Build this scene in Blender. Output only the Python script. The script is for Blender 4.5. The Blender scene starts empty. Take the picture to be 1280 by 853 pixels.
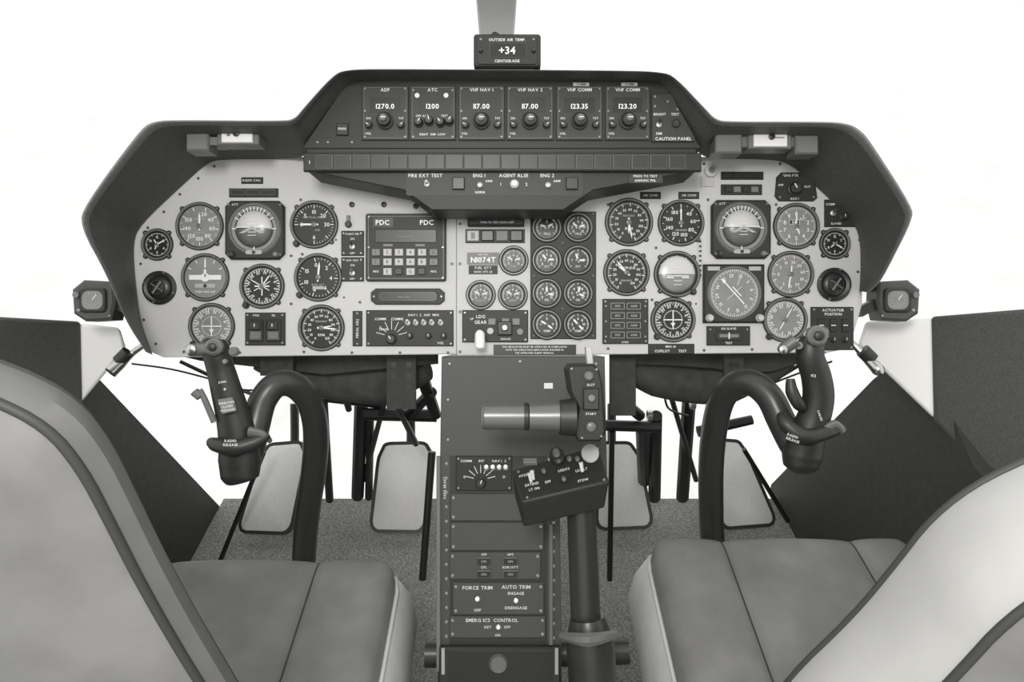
import bpy, bmesh, math, random
from mathutils import Vector
random.seed(7)
TH=math.radians(28); CZ=1.30; FPX=900.0
CAM=Vector((0,0,CZ)); RT=Vector((1,0,0))
FW=Vector((0,math.cos(TH),-math.sin(TH))); UP=Vector((0,math.sin(TH),math.cos(TH)))
def ray(px,py): return FW+RT*((px-640)/FPX)+UP*((426.5-py)/FPX)
def at(px,py,d): return CAM+ray(px,py)*d
MM=0.00125
class Plane:
    def __init__(s,o,n):
        s.o=o; n=n.normalized()
        if n.dot(CAM-o)<0: n=-n
        s.n=n
    def pt(s,px,py,h=0):
        r=ray(px,py); t=(s.o-CAM).dot(s.n)/r.dot(s.n)
        return CAM+r*t+s.n*(h*MM)
def par(d): return Plane(CAM+FW*d,FW)
def p3(a,b,c): return Plane(a,(b-a).cross(c-a))
PAN=par(1.125); CON=par(1.03); PED=par(1.11)

# ---------------- materials ----------------
MATS={}
def mat(name,v,rough=.5,metal=0,var=.0,scale=200,bump=0,spec=.5,tint=(1,.995,.975)):
    m=bpy.data.materials.new(name); m.use_nodes=True
    nt=m.node_tree; b=nt.nodes['Principled BSDF']
    b.inputs['Roughness'].default_value=rough; b.inputs['Metallic'].default_value=metal
    b.inputs['Specular IOR Level'].default_value=spec
    tc=nt.nodes.new('ShaderNodeTexCoord'); nz=nt.nodes.new('ShaderNodeTexNoise')
    nz.inputs['Scale'].default_value=scale; nz.inputs['Detail'].default_value=4
    nt.links.new(tc.outputs['Object'],nz.inputs['Vector'])
    cr=nt.nodes.new('ShaderNodeValToRGB'); lo=v*(1-var); hi=v*(1+var)
    cr.color_ramp.elements[0].position=.3; cr.color_ramp.elements[1].position=.7
    cr.color_ramp.elements[0].color=(lo*tint[0],lo*tint[1],lo*tint[2],1)
    cr.color_ramp.elements[1].color=(hi*tint[0],hi*tint[1],hi*tint[2],1)
    nt.links.new(nz.outputs['Fac'],cr.inputs['Fac']); nt.links.new(cr.outputs['Color'],b.inputs['Base Color'])
    if bump:
        bp=nt.nodes.new('ShaderNodeBump'); bp.inputs['Strength'].default_value=bump; bp.inputs['Distance'].default_value=.002
        nt.links.new(nz.outputs['Fac'],bp.inputs['Height']); nt.links.new(bp.outputs['Normal'],b.inputs['Normal'])
    MATS[name]=m; return m
mat('panel_paint',.47,.55,var=.05,scale=600)
mat('hood_vinyl',.055,.6,var=.25,scale=300,bump=.3)
mat('hood_lip',.10,.5,var=.15,scale=300,bump=.2)
mat('black_plastic',.018,.45,var=.1)
mat('console_black',.020,.5,var=.15,scale=400,spec=.35)
mat('dial_face',.012,.35,var=.1,spec=.4)
mat('dial_grey_and_glare',.19,.25,var=.1,scale=40)  # on the flight dials this lighter grey is glass glare put into the colour
mat('bezel',.022,.35,spec=.4)
mat('bezel_edge',.12,.35)
mat('marking',.66,.6)
mat('marking_dim',.34,.6)
mat('grey_mid',.15,.5)
mat('grey_light',.42,.5)
mat('screw_metal',.36,.35,metal=.6)
mat('panel_screw',.10,.4,metal=.3)
mat('steel',.5,.25,metal=1)
mat('silver_plate',.7,.4,metal=.3)
mat('pedestal_paint',.062,.5,var=.1,scale=500,spec=.35)
mat('pedestal_panel',.032,.5,var=.1,scale=500,spec=.35)
mat('stick_paint',.028,.35,var=.1)
mat('grip_metal',.13,.32,metal=.3)
mat('carpet',.20,.95,var=.5,scale=230,bump=.9,spec=.1)
mat('seat_velvet',.185,.9,var=.15,scale=16,bump=.2,spec=.2)
mat('seat_boxing',.52,.6,var=.05,scale=30)
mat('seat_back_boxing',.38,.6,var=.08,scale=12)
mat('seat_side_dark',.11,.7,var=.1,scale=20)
mat('welt_dark',.035,.6)
mat('white_paint',.74,.5,var=.03,scale=10)
mat('wall_dark',.034,.7,var=.15,scale=60,spec=.3)
mat('pedal_grit',.68,.8,var=.10,scale=400,bump=.3)
mat('cloth_dark',.045,.9,var=.3,scale=40,bump=.5)
mat('ground_concrete',.86,.9,var=.10,scale=2.2)
mat('post_paint',.62,.6,var=.03,scale=10)
mat('ball_sky',.50,.25); mat('ball_ground',.1,.3)
mat('led',.85,.5)

# ---------------- glyphs ----------------
GL={}
def make_glyphs():
    obs={}
    for ch in "ABCDEFGHIJKLMNOPQRSTUVWXYZ0123456789.+-/:":
        c=bpy.data.curves.new('g','FONT'); c.body=ch; c.size=1; c.resolution_u=2; c.offset=.014
        o=bpy.data.objects.new('g',c); bpy.context.scene.collection.objects.link(o); obs[ch]=o
    dg=bpy.context.evaluated_depsgraph_get()
    for ch,o in obs.items():
        e=o.evaluated_get(dg); me=e.to_mesh()
        vs=[(v.co.x,v.co.y) for v in me.vertices]; fs=[tuple(p.vertices) for p in me.polygons]
        x0=min(v[0] for v in vs); x1=max(v[0] for v in vs)
        GL[ch]=([(x-x0,y) for x,y in vs],fs,x1-x0); e.to_mesh_clear()
    for o in obs.values():
        c=o.data; bpy.data.objects.remove(o); bpy.data.curves.remove(c)
make_glyphs()

def offs(pts,d):
    n=len(pts); A=sum(pts[i][0]*pts[(i+1)%n][1]-pts[(i+1)%n][0]*pts[i][1] for i in range(n))
    s=1 if A>0 else -1; out=[]
    for i in range(n):
        a,b,c=pts[i-1],pts[i],pts[(i+1)%n]
        e1=Vector((b[0]-a[0],b[1]-a[1])); e2=Vector((c[0]-b[0],c[1]-b[1]))
        if e1.length<1e-6 or e2.length<1e-6: out.append(b); continue
        e1.normalize(); e2.normalize()
        n1=Vector((-e1.y,e1.x))*s; n2=Vector((-e2.y,e2.x))*s
        k=n1+n2; q=k.length_squared
        k=k*(2/q) if q>.3 else n1
        out.append((b[0]+k.x*d,b[1]+k.y*d))
    return out
def rr(x0,y0,x1,y1,r,n=4):
    o=[]
    for cx,cy,a0 in ((x1-r,y0+r,-90),(x1-r,y1-r,0),(x0+r,y1-r,90),(x0+r,y0+r,180)):
        for i in range(n+1):
            a=math.radians(a0+90*i/n); o.append((cx+r*math.cos(a),cy+r*math.sin(a)))
    return o
def cchaikin(L,it=2):
    for _ in range(it):
        o=[]
        for i in range(len(L)):
            a,c=L[i],L[(i+1)%len(L)]
            o.append((a[0]*.75+c[0]*.25,a[1]*.75+c[1]*.25)); o.append((a[0]*.25+c[0]*.75,a[1]*.25+c[1]*.75))
        L=o
    return L

class B:
    def __init__(s,name,plane=PAN,parent=None):
        s.name=name; s.pl=plane; s.v=[]; s.f=[]; s.m=[]; s.mi=[]; s.parent=parent
    def mid(s,m):
        if m not in s.m: s.m.append(m)
        return s.m.index(m)
    def raw(s,vs,fs,m):
        b=len(s.v); s.v+=vs; k=s.mid(m)
        for f in fs: s.f.append([b+i for i in f]); s.mi.append(k)
    def poly(s,pts,h0,h1,m,bev=0,top=None):
        n=len(pts); P=s.pl.pt
        lay=[[P(x,y,h0) for x,y in pts]]
        if bev:
            lay.append([P(x,y,h1-bev) for x,y in pts]); lay.append([P(x,y,h1) for x,y in offs(pts,bev)])
        else: lay.append([P(x,y,h1) for x,y in pts])
        vs=[v for l in lay for v in l]; fs=[list(range(n))[::-1]]
        for k in range(len(lay)-1):
            for i in range(n):
                j=(i+1)%n; fs.append([k*n+i,k*n+j,(k+1)*n+j,(k+1)*n+i])
        t=[(len(lay)-1)*n+i for i in range(n)]
        if top:
            s.raw(vs,fs,m); s.raw([vs[i] for i in t],[list(range(n))],top)
        else: s.raw(vs,fs+[t],m)
    def box(s,x0,y0,x1,y1,h0,h1,m,bev=0,top=None): s.poly([(x0,y0),(x1,y0),(x1,y1),(x0,y1)],h0,h1,m,bev,top)
    def flat(s,pts,h,m): s.raw([s.pl.pt(x,y,h) for x,y in pts],[list(range(len(pts)))],m)
    def rect(s,x0,y0,x1,y1,h,m): s.flat([(x0,y0),(x1,y0),(x1,y1),(x0,y1)],h,m)
    def frame(s,x0,y0,x1,y1,w,h,m):
        s.rect(x0,y0,x1,y0+w,h,m); s.rect(x0,y1-w,x1,y1,h,m); s.rect(x0,y0,x0+w,y1,h,m); s.rect(x1-w,y0,x1,y1,h,m)
    def lathe(s,cx,cy,prof,m,n=32,cap=True):
        vs=[];fs=[]
        for r,h in prof:
            for i in range(n):
                a=2*math.pi*i/n; vs.append(s.pl.pt(cx+r*math.cos(a),cy+r*math.sin(a),h))
        for k in range(len(prof)-1):
            for i in range(n):
                j=(i+1)%n; fs.append([k*n+i,k*n+j,(k+1)*n+j,(k+1)*n+i])
        if cap: fs.append([(len(prof)-1)*n+i for i in range(n)])
        s.raw(vs,fs,m)
    def disc(s,cx,cy,r,h,m,n=24): s.flat([(cx+r*math.cos(2*math.pi*i/n),cy+r*math.sin(2*math.pi*i/n)) for i in range(n)],h,m)
    def arc(s,cx,cy,r0,r1,a0,a1,h,m,n=24):
        vs=[];fs=[]
        for i in range(n+1):
            a=math.radians(a0+(a1-a0)*i/n)
            for r in (r0,r1): vs.append(s.pl.pt(cx+r*math.sin(a),cy-r*math.cos(a),h))
        for i in range(n): fs.append([2*i,2*i+1,2*i+3,2*i+2])
        s.raw(vs,fs,m)
    def tick(s,cx,cy,a,r0,r1,w,h,m,w2=None):
        a=math.radians(a); sx,sy=math.sin(a),-math.cos(a); tx,ty=-sy,sx
        w2=w if w2 is None else w2
        s.flat([(cx+sx*r0-tx*w/2,cy+sy*r0-ty*w/2),(cx+sx*r0+tx*w/2,cy+sy*r0+ty*w/2),(cx+sx*r1+tx*w2/2,cy+sy*r1+ty*w2/2),(cx+sx*r1-tx*w2/2,cy+sy*r1-ty*w2/2)],h,m)
    def text(s,t,cx,cy,size,h=.3,m='marking',rot=0):
        sc=size/.7; w=0
        for ch in t: w+=(GL[ch][2]+.1) if ch in GL else .35
        w-=.1; x=-w/2; ca,sa=math.cos(math.radians(rot)),math.sin(math.radians(rot))
        for ch in t:
            if ch in GL:
                vs,fs,gw=GL[ch]; out=[]
                for gx,gy in vs:
                    lx=(x+gx)*sc; ly=(gy-.35)*sc
                    out.append(s.pl.pt(cx+lx*ca-ly*sa,cy-lx*sa-ly*ca,h))
                s.raw(out,fs,m); x+=gw+.1
            else: x+=.35
    def screw(s,cx,cy,r=1.7,h=0,m='screw_metal'):
        s.lathe(cx,cy,[(r,h),(r,h+.6),(r*.7,h+1)],m,8); s.tick(cx,cy,random.uniform(0,180),-r*.7,r*.7,.5,h+1.1,'black_plastic')
    def knob(s,cx,cy,r,h0,hh,m='black_plastic',line=True,a=0):
        s.lathe(cx,cy,[(r*1.15,h0),(r*1.15,h0+hh*.3),(r,h0+hh*.35),(r*.92,h0+hh*.9),(r*.75,h0+hh)],m,20)
        if line: s.tick(cx,cy,a,0,r*.8,max(.7,r*.2),h0+hh+.1,'marking')
    def toggle(s,cx,cy,h0=0,L=8,dy=4):
        s.lathe(cx,cy,[(3.6,h0),(3.6,h0+1.5),(2.4,h0+2)],'screw_metal',12)
        s.tube([s.pl.pt(cx,cy,h0),s.pl.pt(cx,cy-dy,h0+L)],[1.1*MM,1.9*MM],'steel',8,sub=1)
    def dome(s,cx,cy,r,h0,hh,m1,m2,roll=0,n=24,k=6):
        P=s.pl.pt; ca,sa=math.cos(roll),math.sin(roll)
        for half,m in ((1,m1),(-1,m2)):
            vs=[];fs=[]
            for j in range(k+1):
                q=j/k; rad=r*math.cos(q*math.pi/2); hz=h0+hh*math.sin(q*math.pi/2)
                for i in range(n+1):
                    a=math.pi*i/n*half; x=rad*math.cos(a); y=-rad*math.sin(a)
                    vs.append(P(cx+x*ca-y*sa,cy+x*sa+y*ca,hz))
            for j in range(k):
                for i in range(n): fs.append([j*(n+1)+i,j*(n+1)+i+1,(j+1)*(n+1)+i+1,(j+1)*(n+1)+i])
            s.raw(vs,fs,m)
    def tube(s,P,rad,m,n=16,sub=6,cap=True,flat=1.0):
        if isinstance(rad,(int,float)): rad=[rad]*len(P)
        pts=[];rs=[]
        L=len(P)
        for i in range(L-1):
            p0=P[max(i-1,0)];p1=P[i];p2=P[i+1];p3_=P[min(i+2,L-1)]
            for k in range(sub):
                t=k/sub
                pts.append(.5*((2*p1)+(p2-p0)*t+(2*p0-5*p1+4*p2-p3_)*t*t+(3*p1-p0-3*p2+p3_)*t**3))
                rs.append(rad[i]+(rad[i+1]-rad[i])*t)
        pts.append(P[-1]); rs.append(rad[-1])
        T=(pts[1]-pts[0]).normalized()
        N=T.cross(FW)
        if N.length<.1: N=T.cross(UP)
        N.normalize(); vs=[];fs=[]
        for i,p in enumerate(pts):
            if i<len(pts)-1 : T2=(pts[min(i+1,len(pts)-1)]-pts[max(i-1,0)]).normalized()
            else: T2=(pts[i]-pts[i-1]).normalized()
            N=(N-T2*N.dot(T2)).normalized(); Bn=T2.cross(N)
            for k in range(n):
                a=2*math.pi*k/n; vs.append(p+(N*math.cos(a)+Bn*math.sin(a)*flat)*rs[i])
        for i in range(len(pts)-1):
            for k in range(n):
                j=(k+1)%n; fs.append([i*n+k,i*n+j,(i+1)*n+j,(i+1)*n+k])
        if cap: fs.append(list(range(n))[::-1]); fs.append([(len(pts)-1)*n+k for k in range(n)])
        s.raw(vs,fs,m)
    def ptube(s,pts,m,n=16,sub=6,flat=1.0):
        s.tube([at(a,b,d) for a,b,d,r in pts],[r*d/FPX for a,b,d,r in pts],m,n,sub,True,flat)
    def hexa(s,c8,m):
        s.raw(list(c8),[[0,1,2,3],[7,6,5,4],[0,4,5,1],[1,5,6,2],[2,6,7,3],[3,7,4,0]],m)
    def done(s,bevel=0,angle=35):
        me=bpy.data.meshes.new(s.name)
        c=Vector((0,0,0))
        for v in s.v: c+=v
        c/=max(1,len(s.v))
        me.from_pydata([v-c for v in s.v],[],s.f)
        for m in s.m: me.materials.append(MATS[m])
        me.polygons.foreach_set('material_index',s.mi)
        bm=bmesh.new(); bm.from_mesh(me); bmesh.ops.recalc_face_normals(bm,faces=bm.faces); bm.to_mesh(me); bm.free()
        me.polygons.foreach_set('use_smooth',[True]*len(me.polygons))
        me.set_sharp_from_angle(angle=math.radians(angle))
        o=bpy.data.objects.new(s.name,me); o.location=c
        bpy.context.scene.collection.objects.link(o)
        if s.parent: o.parent=s.parent
        if bevel:
            md=o.modifiers.new('bevel','BEVEL'); md.width=bevel; md.segments=3; md.limit_method='ANGLE'
        return o
def empty(name):
    e=bpy.data.objects.new(name,None); bpy.context.scene.collection.objects.link(e); return e

# ---------------- instrument panel ----------------
b=B('instrument_panel')
outline=[(162,300),(172,280),(258,201),(300,196),(960,196),(985,200),(1070,274),(1079,292),(1078,380),(1068,415),(1050,438),(1035,441),(572,445),(570,443),(204,447),(188,440),(176,420),(167,380)]
b.poly(outline,-4,0,'panel_paint',bev=1)
b.rect(570,262,571.2,444,.15,'grey_mid')
for x,y in [(185,285),(205,265),(225,243),(248,223),(268,208),(176,330),(180,400),(195,430),(230,440),(300,441),(380,440),(440,441),(500,441),(560,441),(575,440),(575,330),(565,330),(575,390),(565,390),(376,250),(378,318),(440,256),(480,256),(520,258),(558,260),(760,256),(815,440),(760,436),(880,438),(940,437),(1000,437),(1060,420),(1072,340),(1074,300),(1062,262),(1040,236),(1010,212),(975,205),(880,205),(885,250),(970,256),(820,310),(815,375),(450,378),(364,320),(364,380),(575,280)]:
    b.screw(x,y,1.8,m='panel_screw')
for x,y in [(440,256),(480,256),(520,258)]: b.lathe(x,y,[(3.5,0),(3.5,1.5),(2.5,2)],'black_plastic',12)
for x,y in [(640,258),(600,259),(430,372),(420,300),(870,380)]: b.screw(x,y,1.2,m='black_plastic')
b.done()

# ---------------- gauges ----------------
def gauge(name,cx,cy,r,a0=-140,a1=140,maj=8,minr=4,labels=(),needles=((40,.75),),face='dial_face',txt=(),screws=True,lab_r=.6,extra=None,plane=PAN,knob=None,lab=None,ears=True):
    g=B(name,plane)
    g.lathe(cx,cy,[(r+2.2,0),(r+2.2,2),(r+1,3.2)],'bezel',40,cap=False)
    g.lathe(cx,cy,[(r+1,3.2),(r-.4,3.2),(r-1.2,2.6)],'bezel_edge',40,cap=False)
    g.lathe(cx,cy,[(r-1.2,2.6),(r-2.5,.8)],'bezel',40,cap=False)
    g.disc(cx,cy,r-2.4,.9,face,40)
    if ears and screws:
        for a in (45,135,225,315):
            x=cx+(r+2.6)*math.cos(math.radians(a)); y=cy+(r+2.6)*math.sin(math.radians(a))
            g.lathe(x,y,[(3.2,0),(3.2,1.6),(2.6,2)],'bezel',10); g.screw(x,y,1.4,2,'grey_mid')
    rt=r-3.6
    tot=maj*minr
    for i in range(tot+1):
        a=a0+(a1-a0)*i/tot
        if i%minr==0: g.tick(cx,cy,a,rt,rt*.82,max(.7,r*.035),1.2,'marking')
        else: g.tick(cx,cy,a,rt,rt*.91,.5,1.2,'marking')
    ls=lab or r*.17
    for i,t in enumerate(labels):
        if not t: continue
        a=math.radians(a0+(a1-a0)*i/(len(labels)-1)); g.text(t,cx+math.sin(a)*rt*lab_r*1.08,cy-math.cos(a)*rt*lab_r*1.08,ls,1.2)
    for t,dx,dy,sz in txt: g.text(t,cx+dx,cy+dy,sz,1.2,'marking_dim' if sz<2.6 else 'marking')
    if extra: extra(g,cx,cy,r)
    for k,nd in enumerate(needles):
        a,l=nd[0],nd[1]; w=nd[2] if len(nd)>2 else r*.09
        g.tick(cx,cy,a,-rt*.22,rt*l*.72,w*.8,1.9+k*.2,'marking',w*1.0); g.tick(cx,cy,a,rt*l*.72,rt*l,w,1.9+k*.2,'marking',.2)
    if needles: g.lathe(cx,cy,[(r*.12,1),(r*.12,2.4),(r*.08,2.8)],'bezel_edge',12)
    if knob:
        g.knob(cx+knob[0],cy+knob[1],3.6,0,7,'black_plastic',False)
    return g.done()
N10=['0','1','2','3','4','5','6','7','8','9']
gauge('clock',197,306,18,0,360,12,5,labels=['12','','2','','4','','6','','8','','10','',''],needles=((60,.8),(-30,.55),(200,.5)))
gauge('airspeed_indicator',250,283,28,20,340,8,2,labels=['20','40','60','80','100','120','140','150',''],needles=((0,.7),),face='dial_grey_and_glare',txt=(('KNOTS',0,8,2.4),('AIRSPEED',0,-9,2.2)))
def drum(g,cx,cy,r):
    g.rect(cx-9,cy-8,cx+4,cy-2,1.4,'black_plastic'); g.frame(cx-9,cy-8,cx+4,cy-2,.5,1.5,'marking'); g.text('05',cx-3,cy-5,3.4,1.6)
gauge('vertical_speed_indicator',393,281,28,-90,180,6,5,labels=['0','5','10','20','30','','6'],needles=((-90,.75),),txt=(('VERTICAL SPEED',0,-9,2.4),('FPM',4,7,2.2)),knob=(-22,24))
def turnplane(g,cx,cy,r):
    g.rect(cx-20,cy-3,cx+20,cy+3,1.5,'marking'); g.disc(cx,cy,5.5,1.6,'marking'); g.rect(cx-1.5,cy-10,cx+1.5,cy,1.6,'marking')
    g.poly(rr(cx-13,cy+8,cx+13,cy+13,2),1,1.6,'marking_dim'); g.disc(cx,cy+10.5,2.3,1.8,'black_plastic'); g.text('TURN AND SLIP',cx,cy+18,2.3,1.3)
    g.rect(cx-1,cy-22,cx+1,cy-12,1.6,'marking')
gauge('turn_and_slip_indicator',257,347,28,-60,60,4,1,needles=(),face='dial_grey_and_glare',extra=turnplane)
def rose(g,cx,cy,r):
    for i,t in enumerate(['N','3','6','E','12','15','S','21','24','W','30','33']):
        a=math.radians(i*30+12); g.text(t,cx+math.sin(a)*r*.66,cy-math.cos(a)*r*.66,r*.14,1.2,rot=-(i*30+12))
def acft(g,cx,cy,r):
    rose(g,cx,cy,r)
    for a,l,w in ((0,.45,1.4),(180,.45,1.4),(90,.36,1.6),(270,.36,1.6),(60,.45,1),(240,.45,1),(120,.4,1),(300,.4,1)): g.tick(cx,cy,a,0,r*l,w,1.6,'marking')
gauge('radio_magnetic_indicator',328,358,26,0,360,36,2,needles=((35,.8,1.6),(-60,.8,1.2)),extra=acft,knob=(-20,24))
gauge('radar_altimeter',398,347,28,-10,300,6,5,labels=['0','2','4','6','8','10','15'],needles=((5,.8),),txt=(('RAD ALT',0,9,2.4),),extra=lambda g,x,y,r:(g.rect(x-7,y+11,x+7,y+15,1.3,'marking_dim')),knob=(-23,22))
def cdi(g,cx,cy,r):
    rose(g,cx,cy,r)
    g.arc(cx,cy,r*.42,r*.46,0,360,1.3,'marking_dim',30)
    g.rect(cx-.7,cy-r*.45,cx+.7,cy+r*.45,1.7,'marking'); g.rect(cx-r*.45,cy-.7,cx+r*.45,cy+.7,1.7,'marking')
    for k in (-3,-2,-1,1,2,3): g.disc(cx+k*3,cy,.6,1.6,'marking',8); g.disc(cx,cy+k*3,.6,1.6,'marking',8)
    g.poly([(cx-3,cy+4),(cx+3,cy+4),(cx,cy+9)],1,1.6,'marking')
gauge('course_deviation_indicator',265,408,27,0,360,36,2,needles=(),face='dial_grey_and_glare',extra=cdi,knob=(-22,22))
gauge('triple_tachometer',402,410,27,-150,150,12,5,labels=['0','10','20','30','40','50','60','70','80','90','100','110','120'],lab=3,needles=((95,.85,2),(80,.6,1.6)),txt=(('PERCENT',0,-8,2.3),('RPM',0,9,3)))
def arcs(g,cx,cy,r):
    g.arc(cx,cy,r*.70,r*.78,-120,-20,1.25,'marking_dim',16); g.arc(cx,cy,r*.70,r*.78,20,120,1.25,'marking_dim',16)
for nm,x,y,l in (('fuel_quantity_gauge',642,326,'FUEL'),('voltmeter',601,369,'VOLTS'),('ammeter',641,369,'AMPS')):
    gauge(nm,x,y,16.5,-120,120,6,2,labels=['0','2','4','6','8','10','12'],lab=2.8,lab_r=.5,needles=((-60,.75,2),(70,.75,2)),txt=((l,0,7,2.4),),ears=False,extra=arcs)
g=B('engine_gauge_cluster'); g.box(663,265,745,424,0,2,'console_black',.7)
for x,y in [(667,268),(741,268),(667,345),(741,345),(667,420),(741,420),(703,304),(703,386)]: g.screw(x,y,1.4,2,m='grey_mid')
g.done()
EP=Plane(PAN.o+PAN.n*2*MM,PAN.n); k=0
for y in (284.5,325.5,367,406):
    for x in (683.5,722.5):
        nm=['engine_torque_gauge','turbine_temperature_gauge','oil_pressure_gauge','oil_temperature_gauge'][k//2]
        gauge(nm,x,y,16.8,-130,130,6,2,labels=['0','2','4','6','8','10','12'] if k%3 else ['','1','','5','','9',''],lab=3.2,lab_r=.52,needles=((-70+k*17%90,.7,2.6),(60+k*11,.7,2.6)),txt=((['TRQ','ITT','OIL','TEMP'][k//2],0,8,2.6),),ears=False,plane=EP,extra=arcs); k+=1
gauge('rotor_tachometer',786,278,28,-150,160,12,5,labels=['0','10','20','30','40','50','60','70','80','90','100','110','120'],lab=3,needles=((170,.85,2),(182,.6,2)),txt=(('PERCENT',0,-8,2.4),('RPM',0,8,3.4)))
gauge('airspeed_indicator',851,279,27,0,330,8,2,labels=['0','40','60','80','100','120','140','160','180'],lab=4.5,needles=((0,.85,2),),txt=(('AIRSPEED',0,9,2.4),))
gauge('dual_torque_indicator',783,341,27,-150,150,12,5,labels=['0','10','20','30','40','50','60','70','80','90','100','110','120'],lab=3,needles=((-40,.85,2),(-52,.6,2)),txt=(('TORQUE',2,-6,3),('PERCENT',0,10,2.3)))
def ball(g,cx,cy,r):
    g.dome(cx,cy,r*.84,1,4,'ball_sky','dial_grey_and_glare'); g.rect(cx-r*.5,cy+2,cx+r*.5,cy+3.2,6,'marking')
    for q in (-8,8,13): g.rect(cx-5,cy+q,cx+5,cy+q+.8,5.5,'marking')
    g.rect(cx-14,cy+4,cx-5,cy+5.5,6,'marking'); g.rect(cx+5,cy+4,cx+14,cy+5.5,6,'marking')
gauge('standby_attitude_indicator',846,343,27,-60,60,4,1,needles=(),extra=ball,knob=(20,22))
gauge('course_deviation_indicator',841,400,26,0,360,36,2,needles=(),extra=cdi,knob=(-20,21))
gauge('altimeter',995,283,27,0,360,10,5,labels=N10+[''],lab=5,needles=((0,.8,2),(160,.5,2.4)),face='dial_grey_and_glare',extra=drum,txt=(('ALT',8,-9,3),))
gauge('vertical_speed_indicator',988,343,27,-90,250,10,5,labels=['0','5','10','20','30','60','30','20','10','5',''],lab=3.6,needles=((190,.8,2),(5,.5,2)),face='dial_grey_and_glare',txt=(('VERT SPEED',0,-9,2.4),))
gauge('radio_magnetic_indicator',981,400,26,0,360,36,2,needles=((30,.8,1.5),(210,.7,1.5)),face='dial_grey_and_glare',extra=rose,knob=(-20,21))
gauge('clock',1043,305,17.5,0,360,12,5,labels=['12','','2','','4','','6','','8','','10','',''],needles=((120,.8),(230,.55)))
def adi(cx,cy):
    g=B('attitude_indicator'); g.poly([(cx-30,cy-36),(cx+30,cy-36),(cx+37,cy-29),(cx+37,cy+30),(cx+30,cy+37),(cx-30,cy+37),(cx-37,cy+30),(cx-37,cy-29)],0,6,'console_black',2)
    g.lathe(cx,cy-1,[(33,6),(31,8),(29.5,8),(28,6.2)],'bezel_edge',40,cap=False)
    g.disc(cx,cy-1,28.5,6.3,'dial_face',36)
    g.arc(cx,cy-1,24,28,0,360,6.5,'dial_grey_and_glare',40)
    for a in (-60,-45,-30,-20,-10,0,10,20,30,45,60,90,-90,180): g.tick(cx,cy-1,a,22,27.5,1.1,6.9,'marking')
    g.dome(cx,cy-1,22.5,6.4,8,'ball_sky','ball_ground',roll=.03)
    g.rect(cx-20,cy-2,cx+20,cy-1,14.6,'marking')
    for q in (-9,-5,5,9): g.rect(cx-5,cy-1+q,cx+5,cy-.3+q,14.5,'marking')
    g.poly([(cx,cy-3),(cx+16,cy+6),(cx+10,cy+6),(cx,cy+1),(cx-10,cy+6),(cx-16,cy+6)],14.3,15,'marking_dim')
    g.poly(rr(cx-10,cy+26,cx+10,cy+31,2),6.3,8.4,'marking_dim'); g.disc(cx,cy+28.5,2.3,8.7,'black_plastic')
    for sx in (-32,32):
        for sy in (-31,31): g.screw(cx+sx,cy+sy,1.7,6,m='grey_mid')
    g.knob(cx-27,cy+31,3.5,6,6,'black_plastic',False); g.knob(cx+27,cy+31,3,6,5,'grey_mid',False)
    g.text('ATT',cx-24,cy-31,2.6,6.3); g.done()
adi(320,288); adi(925,287)
g=B('horizontal_situation_indicator'); cx,cy=916,367
g.box(cx-38,cy-36,cx+38,cy+37,0,6,'console_black',2); g.lathe(cx,cy,[(34,6),(33,7.5),(31,7.5),(30,6.2)],'bezel_edge',44,cap=False); g.disc(cx,cy,30.5,6.3,'dial_grey_and_glare',40)
for i in range(72): g.tick(cx,cy,i*5,29.5,27 if i%2 else 25.5,.6,6.6,'marking')
for i,t in enumerate(['N','3','6','E','12','15','S','21','24','W','30','33']):
    a=math.radians(i*30+20); g.text(t,cx+math.sin(a)*22,cy-math.cos(a)*22,4,6.7,rot=-(i*30+20))
g.tick(cx,cy,-42,-18,18,1.6,6.9,'marking'); g.tick(cx,cy,-42,18,24,5,7,'marking',.3); g.tick(cx+3,cy-2,-42,-8,8,1.4,7.2,'marking')
g.tick(cx,cy,48,-12,12,.5,6.8,'marking'); g.tick(cx,cy,20,10,29,2,6.9,'marking_dim')
g.rect(cx-33,cy-33,cx-18,cy-28,6.4,'marking_dim'); g.rect(cx+18,cy-33,cx+33,cy-28,6.4,'marking_dim')
for sx in (-31,31): g.knob(cx+sx,cy+31,4.2,6,8,'grey_light',False)
g.done()
for x,y in ((200,360),(1042,356)):
    g=B('air_vent'); g.lathe(x,y,[(21,0),(21,3),(18,5),(15.5,4)],'black_plastic',36,cap=False); g.dome(x,y,15.5,1,6,'bezel','bezel')
    g.lathe(x,y,[(9.5,5),(9.5,8.5),(7.5,8.7),(6.5,5.5)],'black_plastic',24); g.tick(x,y,35,-9,9,2.5,9,'grey_mid'); g.tick(x,y,-55,-9,9,1.5,8.8,'bezel_edge')
    for a in (0,90,180,270): g.screw(x+19*math.cos(math.radians(a+20)),y+19*math.sin(math.radians(a+20)),1.3,3.6)
    g.done()
def module(name,x0,y0,x1,y1,h=2.5,m='console_black',corner=True,plane=PAN):
    g=B(name,plane); g.box(x0,y0,x1,y1,0,h,m,.8)
    if corner:
        for x in (x0+3.2,x1-3.2):
            for y in (y0+3.2,y1-3.2): g.screw(x,y,1.5,h)
    return g
g=module('warning_light_strip',302,222,329,230,2,corner=False); g.text('RADIO CALL',315.5,226,2.6,2.3); g.done()
g=module('warning_light_strip',287,236,348,247,2.5,corner=False)
for i in range(3): g.box(290+i*19,238,307+i*19,245,2.5,4,'dial_face',.5); g.frame(290+i*19,238,307+i*19,245,.4,4.1,'grey_mid')
g.done()
g=module('trim_rocker_switch',307,391,357,432); g.text('FWD',321,394.5,2.3,2.8); g.text('SEL',343,394.5,2.3,2.8)
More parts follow.
